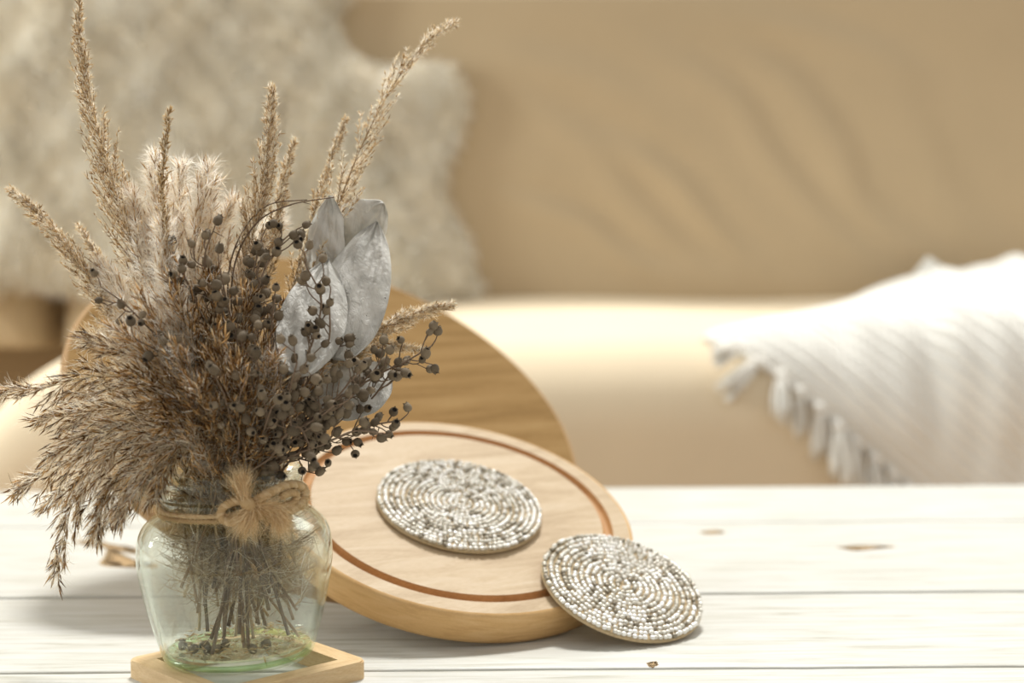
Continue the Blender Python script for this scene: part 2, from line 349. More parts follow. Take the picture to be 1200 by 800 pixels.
obj('hide', np.concatenate([PV, PB]), np.concatenate([F1[:, ::-1], F1 + n, SF]), M['fur_base'], pelt, origin=PO)
NH = 26000; hx = rng.uniform(gx[0], gx[-1], NH * 2); hz = rng.uniform(gz[0], gz[-1], NH * 2); k = inpoly(hx, hz, PW); hx, hz = hx[k], hz[k]; hy = pelt_y(hx, hz)
dd = edge_dist(hx, hz, PW); gxd = (edge_dist(hx + .004, hz, PW) - dd); gzd = (edge_dist(hx, hz + .004, PW) - dd)
edge = np.exp(-dd / .03)[:, None]; outd = unit(np.stack([-gxd, np.zeros_like(gxd), -gzd], 1))
cl = vnoise(hx * 40, hz * 40); hd = unit(np.stack([.5 * cl, np.full(len(hx), -.8), -.55 + .5 * vnoise(hx * 33 + 5, hz * 37)], 1) + rng.normal(0, .25, (len(hx), 3)) + outd * edge * 1.0)
HL = rng.uniform(.02, .038, len(hx))[:, None]; B0 = np.stack([hx, hy + .004, hz], 1); sd = unit(np.cross(hd, rng.normal(0, 1, hd.shape))) * .0012
m1 = B0 + hd * HL * .55; tp = m1 + unit(hd + np.array([0, 0.1, -.5])) * HL * .5
HV = np.stack([B0 - sd, B0 + sd, m1 + sd * .8, m1 - sd * .8, tp], 1).reshape(-1, 3); i0 = np.arange(len(hx))[:, None] * 5
HF = np.concatenate([i0 + [0, 1, 2], i0 + [0, 2, 3], i0 + [3, 2, 4]]); obj('wool', HV, HF, M['fur'], pelt, origin=PO, tint=np.repeat(np.clip(.5 + .3 * cl + rng.normal(0, .15, len(hx)), 0, 1), 5))

# knitted throw over the right end of the seat
SC = .47
def prof(s):
    s = np.asarray(s, float); r = .13; P = np.zeros(s.shape + (2,)); N = np.zeros_like(P)
    yb = 2.42; yc = SYF + r; L1 = yb - yc; zt = seat_top(yc); La = r * np.pi / 2
    a = s < 0; P[a] = np.stack([yb - .02 + .22 * (-s[a]), seat_top(yb) - s[a]], -1); N[a] = (-.97, .22)
    t = (s >= 0) & (s < L1); y = yb - s; P[t] = np.stack([y, seat_top(y)], -1)[t]; N[t] = (-.09, 1)
    c = (s >= L1) & (s < L1 + La); an = (s - L1) / r; P[c] = np.stack([yc - r * np.sin(an), zt - r + r * np.cos(an)], -1)[c]; N[c] = np.stack([-np.sin(an), np.cos(an)], -1)[c]
    f = s >= L1 + La; P[f] = np.stack([np.full(s.shape, SYF), zt - r - (s - L1 - La)], -1)[f]; N[f] = (-1, 0)
    return P, N
tipx = at(822, 405, 1.98)[0]; tips = 2.42 - 1.985
e1 = unit(np.array([.385, -.45])); e2 = unit(np.array([.26, .225]))
def throw_pt(a, b, extra=0):
    x = tipx + a * e1[0] + b * e2[0]; s = tips + a * e1[1] + b * e2[1]; P, N = prof(s)
    ed = np.minimum(a, b); hum = .034 * np.clip(ed / .18, 0, 1) * (1 + .8 * vnoise(a * 17 + b * 5, b * 13 - a * 3)) + .03 * np.exp(-((s - .05) / .09) ** 2) * np.clip((x - .5) / .2, 0, 1)
    h = .008 + np.maximum(hum, 0) + .0022 * np.sin(a * 2 * np.pi / .016) + .001 * np.sin(b * 2 * np.pi / .012) + extra
    return np.stack([x, P[..., 0] + N[..., 0] * h, P[..., 1] + N[..., 1] * h], -1)
a, b = np.meshgrid(np.linspace(0, .66, 200), np.linspace(0, .62, 170), indexing='ij')
top = throw_pt(a, b).reshape(-1, 3)
x_ = tipx + a * e1[0] + b * e2[0]; s_ = tips + a * e1[1] + b * e2[1]; P_, N_ = prof(s_); bot = np.stack([x_, P_[..., 0] + N_[..., 0] * .003, P_[..., 1] + N_[..., 1] * .003], -1).reshape(-1, 3)
F = grid_faces(200, 170); n = len(top); bd = np.r_[np.arange(200) * 170, 199 * 170 + np.arange(1, 170), np.arange(199)[::-1] * 170 + 169, np.arange(1, 169)[::-1]]; b2 = np.roll(bd, -1)
TO = np.array([.6, 1.9, .45]); thr = empty('knitted_throw', TO, 'cream ribbed knit throw with tassels hanging over the right end of the sofa seat', 'throw blanket')
obj('blanket', np.concatenate([top, bot]), np.concatenate([F, F[:, ::-1] + n, np.stack([bd, bd + n, b2 + n, b2], 1)]), M['throw'], thr, origin=TO)
tas = None
def tassel_mesh():
    mb = MB(); mb.add(*tube([(0, 0, .004), (0, 0, -.006), (0, 0, -.016)], [.004, .008, .006], 8))
    for q in range(16):
        th = q * 2.4; r1 = .004 + .002 * (q % 3); P = [(r1 * .6 * math.cos(th), r1 * .6 * math.sin(th), -.012), (r1 * math.cos(th) * 1.3, r1 * math.sin(th) * 1.3, -.035), (r1 * 1.5 * math.cos(th), r1 * 1.5 * math.sin(th), -.058 - .006 * (q % 4))]
        mb.add(*tube(spline(P, 6), .0022, 5))
    return mesh_data('tassel', np.concatenate(mb.V), np.concatenate(mb.F), True)
tme = tassel_mesh(); tme.materials.append(M['throw'])
for q in range(1, 19):
    bb = .03 + .031 * q; p = throw_pt(np.array(0.004), np.array(bb), .004)
    t = bpy.data.objects.new('tassel', tme); col.objects.link(t); t.parent = thr; t.location = tuple(p - TO)
    s = tips + bb * e2[1]; _, N = prof(np.array([s])); N = np.array([0, N[0, 0], N[0, 1]]); N = N / np.linalg.norm(N)
    f = np.clip((s - tips - .03) / .08, 0, 1); dn = unit(np.array([-e1[0] * (1 - f), -.0, 0]) + np.array([0, -(.45) * (1 - f), -.25 * (1 - f) - f]) + N * .16 + rng.normal(0, .12, 3))
    t.rotation_euler = Vector(-dn).to_track_quat('Z', 'Y').to_euler(); k = rng.uniform(.85, 1.2); t.scale = (k * 1.15, k * 1.15, k)

# ------------------------------------------------------------------ table
TB0, TB1 = .50, 1.468; TW = 1.5
tab = empty('coffee_table', (0, 1.0, 0), 'low table with rough white painted plank top, in the foreground', 'table'); TOo = np.array([0, 1.0, 0])
lines = [TB0, .655, .8315, 1.0145, 1.279, TB1]; gaps = [0, .0045, .0040, .0062, .0048, 0]
planks = []
for i in range(5):
    y0 = lines[i] + gaps[i] / 2; y1 = lines[i + 1] - gaps[i + 1] / 2; nx = 260; ny = 24
    xs = np.linspace(-TW / 2, TW / 2, nx); wob = lambda s: .0009 * vnoise(xs * 9, xs * 0 + s * 3.1) + .0004 * vnoise(xs * 55, xs * 0 + s)
    e0 = y0 + (wob(i) if i else 0 * xs); e1_ = y1 + (wob(i + 1) - .0003 * np.abs(vnoise(xs * 80, xs * 0 + i)) if i < 4 else .0005 * vnoise(xs * 20, xs * 0))
    V = []
    for j in range(nx):
        yy = [e0[j], e0[j], e0[j] + .0006, e0[j] + .002] + list(np.linspace(e0[j] + .004, e1_[j] - .004, 10)) + [e1_[j] - .002, e1_[j] - .0006, e1_[j], e1_[j]]
        zz = [-.024, -.0012, -.0004, -.0001] + [0] * 10 + [-.0001, -.0004, -.0012, -.024]
        V.append(np.stack([np.full(18, xs[j]), yy, np.array(zz) + T], 1))
    F = grid_faces(nx, 18, True).tolist() + [list(range(18)), list(range((nx - 1) * 18, nx * 18))[::-1]]
    off = np.array([0.31 * i, 1.0, 0]) ; V = np.concatenate(V)
    p = obj('plank', V - np.array([0.37 * i - .5, y0, T]), F, M['paint'], tab); p.location = tuple(np.array([.37 * i - .5, y0, T]) - TOo); planks.append((p, np.array([.37 * i - .5, y0, T])))
obj('underframe', *rbox(np.array((0, .984, T - .037)) - TOo, (1.42, .90, .024), .002), M['gap'], tab)
for x in (-.66, .66):
    for y in (.58, 1.39): obj('leg', *rbox(np.array((x, y, (T - .05) / 2)) - TOo, (.06, .06, T - .05), .006), M['paint'], tab)
def chip(pi, pts, m, dz=.00025):
    p, og = planks[pi]; P = np.array([at_z(x, y, T) for x, y in pts]); c = P.mean(0); P = spline(np.vstack([P, P[:1]]), 48)[:-1]
    P[:, :2] += rng.normal(0, .0004, (len(P), 2)); n = len(P); up_ = P.copy(); up_[:, 2] = T + dz * .6; mid = c + (P - c) * .8; mid[:, 2] = T + dz
    V = np.concatenate([P + [0, 0, -.0006], up_, mid, [c + [0, 0, dz]]]); F = grid_faces(3, n, True).tolist() + [[2 * n + j, 2 * n + (j + 1) % n, 3 * n] for j in range(n)]
    o = obj('paint_chip', V, F, m, p, origin=og); o['label'] = 'patch where white paint has chipped off to bare wood'
chip(3, [(86, 634), (110, 632), (128, 637), (150, 640), (166, 645), (166, 650), (140, 646), (118, 641), (98, 638)], M['bare'])
chip(3, [(115, 660), (122, 653), (126, 642), (133, 643), (150, 652), (168, 658), (186, 661), (180, 666), (150, 665), (128, 664)], M['bare'])
chip(3, [(980, 641), (1005, 639), (1050, 640), (1020, 644), (1000, 645)], M['bare'])
chip(1, [(757, 777), (768, 775), (771, 779), (762, 781)], M['bare']); 
chip(3, [(818, 623), (840, 621), (850, 624), (830, 626)], M['bare'])

# ------------------------------------------------------------------ round boards and coasters
def nframe(n, spin=0):
    n = unit(n); a = unit(np.cross([0, 0, 1.0], n)); b = np.cross(n, a)
    return Matrix((a, b, n)).transposed().to_euler()
SMc, SMn, SMR, SMt = np.array([-.0374, .98, .448]), unit(np.array([.182, -.3471, .92])), .1223, .0218
BGc, BGn, BGR, BGt = np.array([-.1373, 1.109, .5045]), unit(np.array([.3505, -.4589, .8164])), .203, .0089
big = empty('round_serving_board', BGc, 'large tan round wooden board leaning behind the smaller board and bouquet', 'wooden board', rot=nframe(BGn))
pf = [(0, 0), (BGR * .5, 0), (BGR - .006, 0)]
V, F = lathe([(BGR - .0035, 0), (BGR * .9, 0), (BGR * .6, 0), (BGR * .3, 0), (.0005, 0)], 160); o = obj('board_face', V, F.tolist(), M['oak_face'], big)
V, F = lathe([(.0005, -BGt), (BGR * .6, -BGt), (BGR - .003, -BGt), (BGR - .0008, -BGt + .0009), (BGR, -BGt + .003), (BGR, -.003), (BGR - .0010, -.0009), (BGR - .0035, 0)], 160); obj('board_edge', V, F.tolist(), M['oak_side'], big)
sm = empty('round_cutting_board', SMc, 'thick pale round board with a carved groove, leaning in front of the larger board', 'wooden board', rot=nframe(SMn))
g0, g1, gd = .1005, .1078, .0042
V, F = lathe([(g0, 0), (g0 * .97, .0), (g0 * .6, 0), (g0 * .3, 0), (.0005, 0)], 160); obj('board_face', V, F.tolist(), M['board_face'], sm)
V, F = lathe([(SMR - .003, 0), (SMR - .006, 0), (g1, 0)], 160); obj('board_rim', V, F.tolist(), M['board_face'], sm)
V, F = lathe([(g1, 0), (g1 - .0004, -.001), (g1 - .001, -gd * .8), (g1 - .002, -gd), (g0 + .002, -gd), (g0 + .001, -gd * .8), (g0 + .0004, -.001), (g0, 0)], 160); o = obj('groove', V, F.tolist(), M['groove'], sm); o['label'] = 'darker brown carved ring groove'
V, F = lathe([(.0005, -SMt), (SMR * .6, -SMt), (SMR - .004, -SMt), (SMR - .001, -SMt + .001), (SMR, -SMt + .004), (SMR, -.003), (SMR - .0008, -.0008), (SMR - .003, 0)], 160); obj('board_edge', V, F.tolist(), M['board_side'], sm)

def bead_geo():
    V, F = lathe([(.0001, -.5), (.33, -.46), (.5, -.2), (.5, .2), (.33, .46), (.0001, .5)], 7); V = V[:, [2, 0, 1]]; return V, np.concatenate([F[:, [0, 1, 2]], F[:, [0, 2, 3]]])
BV, BF = bead_geo()
def coaster(name, c, n, R, label, seed):
    rg = np.random.default_rng(seed); th = .004
    rt = empty(name, c, label, 'coaster', 'beaded coasters', nframe(n)); inv = np.array(nframe(n).to_matrix()).T
    V, F = lathe([(.0005, -th), (R * .9, -th), (R - .0012, -th + .0004), (R - .0004, -th + .0014), (R - .0008, -.0014), (R * .9, -.0008), (.0005, -.0008)], 120); obj('backing', V, F.tolist(), M['backing'], rt)
    pitch = .0040; nr = int((R - .002) / pitch); L = []
    for i in range(nr + 1):
        r = R - .0022 - pitch * i
        if r < .0012: break
        m = max(5, int(2 * np.pi * r / .00335)); ph = rg.uniform(0, 6)
        run = np.clip(np.repeat(rg.normal(.66, .22, m // 3 + 2), 3)[:m] + rg.normal(0, .16, m), 0, 1)
        for j in range(m):
            t = ph + 2 * np.pi * (j + rg.normal(0, .12)) / m; rr = r + rg.normal(0, .00022); z = rg.normal(.0001, .0002)
            L.append((rr, t, z, rg.uniform(.9, 1.12), run[j] if rg.random() > .07 else .05))
    def geo(rr, t, z, k):
        S = BV * np.array([.0032, .0032, .0028]) * k; ct, s_ = math.cos(t), math.sin(t)
        tx = np.array([-s_, ct, 0]); ra = np.array([ct, s_, 0]); return S[:, :1] * tx + S[:, 1:2] * ra + S[:, 2:] * np.array([0, 0, 1]) + np.array([rr * ct, rr * s_, z])
    # the hundred nearest the camera in the outer rings are parts of their own
    cl_ = inv @ (CAM - c); outer = sorted(range(len(L)), key=lambda q: np.hypot(L[q][0] * math.cos(L[q][1]) - cl_[0], L[q][0] * math.sin(L[q][1]) - cl_[1]))
    near = set(outer[:100]); mb = MB()
    for q, (rr, t, z, k, tn) in enumerate(L):
        G = geo(rr, t, z, k)
        if q in near:
            og = np.array([rr * math.cos(t), rr * math.sin(t), z]); o = obj('bead', G - og, BF, M['bead'], rt, True, np.full(len(G), tn)); o.location = tuple(og)
        else: mb.add(G, BF, tn)
    o = mb.build('bead_rings', M['bead'], rt); o['kind'] = 'stuff'
    return rt
def plane_at(x, y, c, n):
    r = ray(x, y); return CAM + r * ((c - CAM) @ n) / (r @ n)
c1 = plane_at(539, 589, SMc + SMn * .0045, SMn)
coaster('beaded_coaster', c1, SMn, .0575, 'silver beaded round coaster lying on the face of the grooved board', 3)
C2n = unit(np.array([.262, -.3696, .8915])); C2c = np.array([.0702, .9212, .4083])
coaster('beaded_coaster', C2c, C2n, .0543, 'silver beaded round coaster resting on the table, propped on the edge of the grooved board', 8)

# ------------------------------------------------------------------ trivet and jar
TR = np.array([-.1534, .8192, T]); TH = .0105
tv = empty('square_trivet', TR, 'small light wooden square frame trivet under the glass jar', 'trivet', rot=(0, 0, math.radians(45 - 2.8)))
ho = .0495; hi = .0372; rw = ho - hi
def rail(k):
    import bmesh
    bm = bmesh.new(); r = .006; pts = []
    # mitred rail along +x at y = -(ho)
    def corner(sx):
        a0 = -math.pi / 2 if sx > 0 else -math.pi / 2
        return [(sx * (ho - r) + sx * r * math.sin(q), -(ho - r) - r * math.cos(q)) for q in np.linspace(0, math.pi / 4, 5)]
    right_ = corner(1); left_ = corner(-1)
    pts = [(-hi, -hi)] + left_[::-1] + right_ + [(hi, -hi)]
    lo_ = [bm.verts.new((x, y, 0)) for x, y in pts]; up_ = [bm.verts.new((x, y, TH)) for x, y in pts]; m = len(pts)
    bm.faces.new(lo_[::-1]); ft = bm.faces.new(up_)
    for i in range(m): bm.faces.new((lo_[i], lo_[(i + 1) % m], up_[(i + 1) % m], up_[i]))
    ed = [e for e in ft.edges if abs((e.verts[0].co - e.verts[1].co).x) > 1e-6 and abs(abs(e.verts[0].co.x) - abs(e.verts[0].co.y)) < 1 and (e.verts[0].co.y < -hi - 1e-4 or e.verts[1].co.y < -hi - 1e-4) and (e.verts[0].co.y < -hi - 1e-4 and e.verts[1].co.y < -hi - 1e-4)]
    bmesh.ops.bevel(bm, geom=ed, offset=.0008, segments=2, affect='EDGES'); bm.verts.index_update()
    V = np.array([v.co[:] for v in bm.verts]); F = [[v.index for v in f.verts] for f in bm.faces]; bm.free(); return V, F
for k in range(4):
    V, F = rail(k); o = obj('rail', V, F, M['trivet'], tv, smooth=False); o.rotation_euler = (0, 0, k * math.pi / 2)

PX = .835 / 1700
JB = np.array([-.1585, .8235, T + TH + .0012]); JT = math.radians(-1.2)
jar_prof = [(0, 82.0), (2, 84.2), (5, 84.4), (8, 82.2), (13, 81.3), (17, 81.6), (20, 84.6), (23, 85.4), (26, 84), (29, 81), (38, 81), (44, 85), (51, 95), (60, 104.5), (72, 110.5), (86, 112.5), (104, 112.8), (125, 110), (150, 105), (175, 98.5), (196, 92.5), (208, 89), (214, 86.5), (218, 82)]
H = 218 * PX
out = [(r * PX, H - y * PX) for y, r in jar_prof]
zz = np.array([p[1] for p in out]); rr_ = np.array([p[0] for p in out])
def jr(z, off=.0022): return np.interp(z, zz[::-1], rr_[::-1]) - off
outer = spline(np.array([(r, z, 0) for r, z in out]), 90)[:, :2]
inner = [(max(jr(z) , .004), z) for z in np.linspace(.0085, H - .001, 60)]
pr = [(.0005, .0035), (.02, .0030), (.034, .0012), (.0385, 0)] + [tuple(p) for p in outer[::-1]] + [(out[0][0] + .0003, H + .0006), (out[0][0] - .0002, H + .0014), (out[0][0] - .0012, H + .0018), (out[0][0] - .0022, H + .0012)] + [tuple(p) for p in inner[::-1]] + [(inner[0][0] - .003, .0065), (.03, .0055), (.0005, .0052)]
V, F = lathe(pr, 128)
jar = obj('glass_jar', V, F[:, ::-1].tolist(), M['glass'])
tag(jar, 'clear glass jar with twine round its neck, standing on the square wooden trivet', 'jar'); jar.location = tuple(JB); jar.rotation_euler = (0, JT, 0)
V, F = lathe([(.0375, .0022), (.0392, .0012), (.0408, .0018), (.0418, .0036), (.0412, .0052), (.0395, .0048), (.038, .0036)], 128, True); o = obj('jar_base', V, F[:, ::-1].tolist(), M['glass_base'], jar); o['label'] = 'thick green glass rim of the jar bottom'
JM = np.array(jar.rotation_euler.to_matrix())
def jw(p): return JM @ np.asarray(p) + JB

# ------------------------------------------------------------------ dried bouquet
NECKZ = H - .012
FLOORZ = .0075
def stem_path(px, dy, inner_r=.031, base_r=.037, n=90, base=True):
    """px: picture-plane way-points above the neck, dy: depth offset at the tip; returns world curve from jar base to tip"""
    P = []; first = at(px[0][0], px[0][1], JB[1]); ang0 = rng.uniform(0, 2 * np.pi)
    q1 = at(px[0][0], px[0][1], JB[1] + dy * .5); dx = np.clip((q1[0] - JB[0]) * .35, -inner_r, inner_r); dyy = np.clip(dy * .35, -inner_r, inner_r)
    aa = math.atan2(dyy, dx) + rng.normal(0, .75); ra_ = inner_r * math.sqrt(rng.uniform(.08, 1)); nk = np.array([ra_ * math.cos(aa), ra_ * math.sin(aa), NECKZ])
    ab = aa + (rng.normal(0, .6) if rng.random() < .6 else math.pi + rng.normal(0, .6)); rb_ = base_r * math.sqrt(rng.uniform(.02, 1)); bs = np.array([rb_ * math.cos(ab), rb_ * math.sin(ab), FLOORZ + (rng.uniform(.001, .010) if rng.random() < .3 else rng.uniform(.012, .060))]); rr = rb_
    if rr > base_r: bs[:2] *= base_r / rr
    P = [jw(bs), jw(nk)]
    m = len(px)
    for i, (x, y) in enumerate(px): P.append(at(x, y, JB[1] + nk[1] * (1 - (i + 1) / m) + dy * (i + 1) / m))
    return spline(P, n)
SV = np.array([(0, 0, 0), (.5, 0, .35), (-.25, .43, .35), (-.25, -.43, .35), (0, 0, 1)]); SFc = np.array([(0, 2, 1), (0, 3, 2), (0, 1, 3), (1, 2, 4), (2, 3, 4), (3, 1, 4)])
def spikes(Pb, D, L, W, tint):
    """lens-shaped spikelets at base points Pb, along D"""
    D = unit(D); A = unit(np.cross(D, rng.normal(0, 1, D.shape))); B = np.cross(D, A); n = len(Pb)
    V = Pb[:, None] + W[:, None, None] * (SV[None, :, 0:1] * A[:, None] + SV[None, :, 1:2] * B[:, None]) + L[:, None, None] * SV[None, :, 2:3] * D[:, None]
    F = (np.arange(n)[:, None, None] * 5 + SFc[None]).reshape(-1, 3); return V.reshape(-1, 3), F, np.repeat(tint, 5)
def hairs(Pb, D, L, W, tint, curl=.3):
    D = unit(D); S = unit(np.cross(D, rng.normal(0, 1, D.shape))) * W[:, None]; M1 = Pb + D * L[:, None] * .55; Tp = M1 + unit(D + rng.normal(0, curl, D.shape)) * L[:, None] * .5
    n = len(Pb); V = np.stack([Pb - S, Pb + S, M1 + S * .7, M1 - S * .7, Tp], 1).reshape(-1, 3); i0 = np.arange(n)[:, None] * 5
    return V, np.concatenate([i0 + [0, 1, 2], i0 + [0, 2, 3], i0 + [3, 2, 4]]), np.repeat(tint, 5)
def plume(name, label, px, dy, kind, head=.45, bl=.03, nb=46, group=None, seed=0, stem_r=.0009, lower=True, hair=1.0, cat='dried grass', dens=1.0, shape=1.0, droop=.25):
    global rng
    rng = np.random.default_rng(100 + seed)
    P = stem_path(px, dy); n = len(P); org = P[0]; rt = empty(name, org, label, cat, group)
    V, F = tube(P, np.linspace(stem_r, .0002, n), 6); obj('stem', V, F, M['stem'], rt, tint=np.full(len(V), rng.uniform(.1, 1.0)), origin=org)
    Tn, A, B = frames(P); mb, hb, br = MB(), MB(), MB(); LT = np.linalg.norm(np.diff(P, axis=0), axis=1).sum()
    cfg = {'reed': dict(sl=(.0052, .0098), sw=.00105, per=8, out=.8, hl=(.005, .011), hn=5, m='brown_seed'),
           'tan': dict(sl=(.0050, .0090), sw=.00095, per=8, out=.6, hl=(.006, .0125), hn=9, m='tan_seed'),
           'feather': dict(sl=(.0026, .0048), sw=.0009, per=13, out=.55, hl=(.0025, .005), hn=4, m='straw_seed')}[kind]
    if kind == 'feather': bl *= .78; nb = int(nb * 1.6)
    Pb, D, HB, HD = [], [], [], []
    for b_ in range(nb):
        s = head + (1 - head) * ((b_ + rng.uniform(0, 1)) / nb) ** .9; u = (s - head) / (1 - head); i = min(int(s * (n - 1)), n - 2)
        L = bl * (1 - u) ** (.6 * shape) * min(1, .45 + u * 4) * rng.uniform(.7, 1.25) * 1.25 + .003
        th = rng.uniform(0, 2 * np.pi); ra = A[i] * math.cos(th) + B[i] * math.sin(th); d0 = unit(Tn[i] + ra * cfg['out'] * (1 - .5 * u))
        m = 7; q = np.linspace(0, 1, m)[:, None]; path = P[i] + d0 * L * q + (Tn[i] * .25 + np.array([0, 0, -droop])) * L * q ** 2
        V, F = tube(path, np.linspace(.00028, .00012, m), 3); br.add(V, F, .5)
        k = max(3, int(cfg['per'] * dens * (.35 + L / max(bl, 1e-6)))); sq = np.sort(rng.uniform(.08, 1, k)); fp = np.stack([np.interp(sq, q[:, 0], path[:, c]) for c in range(3)], 1); tg = unit(np.gradient(path, axis=0)); ft = np.stack([np.interp(sq, q[:, 0], tg[:, c]) for c in range(3)], 1)
        Pb.append(fp); D.append(ft + rng.normal(0, .5 if kind == 'feather' else .27, ft.shape))
        h = int(cfg['hn'] * hair)
        if h: HB.append(np.repeat(fp, h, 0)); HD.append(np.repeat(ft, h, 0) + rng.normal(0, .85 if kind == 'tan' else .65, (k * h, 3)))
    Pb = np.concatenate(Pb); D = np.concatenate(D); k = len(Pb)
    mb.add(*spikes(Pb, D, rng.uniform(*cfg['sl'], k), rng.uniform(.7, 1.2, k) * cfg['sw'], np.clip(rng.normal(.5, .34, k), 0, 1)))
    mb.build('spikelets', M[cfg['m']], rt, False, org); br.build('side_branches', M['stem'], rt, True, org)
    if HB:
        HB = np.concatenate(HB); HD = np.concatenate(HD); k = len(HB)
        V, F, t = hairs(HB, HD, rng.uniform(*cfg['hl'], k), rng.uniform(.00007, .00014, k), np.clip(rng.normal(.6, .25, k), 0, 1))
        obj('silky_hairs', V, F, M['white_silk' if kind == 'tan' and lower else 'silk'], rt, False, t, org)
    if lower and rng.random() < .7:   # fluffy sheath on the part of the stalk inside the jar
        zi = [i for i in range(n) if P[i][2] < JB[2] + H * .93 and P[i][2] > JB[2] + .026]
        if zi:
            k = 210; ii = rng.choice(zi, k); ra = unit(A[ii] * rng.normal(0, 1, (k, 1)) + B[ii] * rng.normal(0, 1, (k, 1))); d = unit(ra * .9 + np.array([0, 0, rng.choice([-1, 1])]) * .5 + rng.normal(0, .3, (k, 3)))
            outw = P[ii] - JB; outw[:, 2] = 0; mk = rng.random(k) < .55; d[mk] = unit(unit(outw[mk]) * 1.0 + rng.normal(0, .45, (mk.sum(), 3)) + np.array([0, 0, .25])); Bp = P[ii].copy(); tws = MB()
            for q in range(8):
                ib = int(rng.choice(zi)); ow = P[ib] - JB; ow[2] = 0; ow = unit(unit(ow) + rng.normal(0, .5, 3) * [1, 1, .2]); zc = P[ib][2] - JB[2]; room = min(.026, max(.004, jr(zc, .007) - np.hypot(*(P[ib] - JB)[:2]))); tq = spline([P[ib], P[ib] + ow * room * .5 + [0, 0, .003], P[ib] + ow * room + [0, 0, .009]], 6); V, F = tube(tq, [.0004, .00035, .0003, .00025, .0002, .00012], 4); tws.add(V, F, rng.uniform(.3, .9)); kk = k // 14; sl_ = slice(q * kk, (q + 1) * kk); uu = rng.integers(1, 6, kk); Bp[sl_] = tq[uu]; d[sl_] = unit(ow * .4 + rng.normal(0, .6, (kk, 3)))
            tws.build('lower_branches', M['stem'], rt, True, org)
            Lh = rng.uniform(.008, .034, k); tipq = Bp + d * Lh[:, None]; loc = (tipq - JB); rad = np.hypot(loc[:, 0], loc[:, 1]); ok = (rad < np.array([jr(z, .0038) for z in loc[:, 2]])) & (loc[:, 2] > .01) & (loc[:, 2] < H)
            V, F, t = hairs(Bp[ok], d[ok], Lh[ok], np.full(ok.sum(), .00016), np.clip(rng.normal(.5, .25, ok.sum()), 0, 1), .6)
            if ok.sum(): obj('lower_fluff', V, F, M['fluff'], rt, False, t, org)
    return rt
sd_ = 0
def P_(*a, **k):
    global sd_; sd_ += 1; return plume(*a, seed=sd_, **k)
# thin feathery grasses
P_('feather_grass', 'tallest pale feathery grass stalk, reaching the top edge at the upper left', [(255, 520), (195, 400), (148, 270), (118, 165), (101, 105), (93, 45), (94, -8)], .03, 'feather', head=.50, bl=.030, nb=95, droop=.0, hair=.8, shape=1.3)
P_('feather_grass', 'pale feathery grass stalk leaning farthest to the upper left of the bouquet', [(245, 530), (195, 470), (150, 400), (105, 330), (62, 270), (15, 222)], .01, 'feather', head=.40, bl=.026, nb=85, droop=.15, hair=1.2)
P_('feather_grass', 'short pale grass tip between the two tall left feathery stalks', [(250, 530), (200, 440), (150, 350), (118, 305), (92, 266)], .045, 'feather', head=.62, bl=.012, nb=40, droop=.1)
P_('feather_grass', 'upright pale feathery grass standing in the middle of the bouquet', [(285, 520), (285, 400), (295, 290), (308, 210), (316, 150), (319, 105)], .04, 'feather', head=.45, bl=.027, nb=80, droop=.0, hair=1.2)
P_('feather_grass', 'small faint grass tip just right of the middle upright stalk', [(290, 520), (300, 400), (320, 270), (334, 205), (345, 165)], .06, 'feather', head=.60, bl=.012, nb=30, droop=0)
P_('feather_grass', 'long sparse grass stalk leaning to the upper right with white seed tufts', [(300, 520), (340, 380), (385, 270), (420, 180), (455, 110), (492, 58), (532, 27)], .095, 'feather', head=.50, bl=.026, nb=36, droop=.0, hair=1.7, shape=.8)
P_('feather_grass', 'second pale grass standing close behind the silver leaves on the right', [(300, 520), (335, 400), (372, 300), (400, 235), (420, 190)], .11, 'feather', head=.55, bl=.028, nb=50, droop=.0, hair=1.6)
P_('feather_grass', 'thin bare-looking grass tip left of the silver leaves', [(295, 520), (325, 400), (365, 260), (388, 190), (405, 140)], .09, 'feather', head=.55, bl=.010, nb=36, droop=0, hair=.5)
P_('feather_grass', 'thin reddish grass tip rising above the white fluffy plume', [(260, 520), (215, 400), (192, 260), (193, 180), (198, 128)], -.01, 'feather', head=.55, bl=.009, nb=40, droop=0, hair=.2)
P_('feather_grass', 'soft cream grass head pointing right in front of the large board', [(315, 525), (360, 450), (400, 410), (440, 388), (480, 370), (527, 356)], .05, 'feather', head=.48, bl=.024, nb=70, droop=.1, hair=1.6)
P_('feather_grass', 'tiny wispy grass tip below the cream grass head on the right', [(320, 530), (380, 440), (420, 412), (455, 405), (492, 409)], .045, 'feather', head=.65, bl=.012, nb=24, droop=.1)
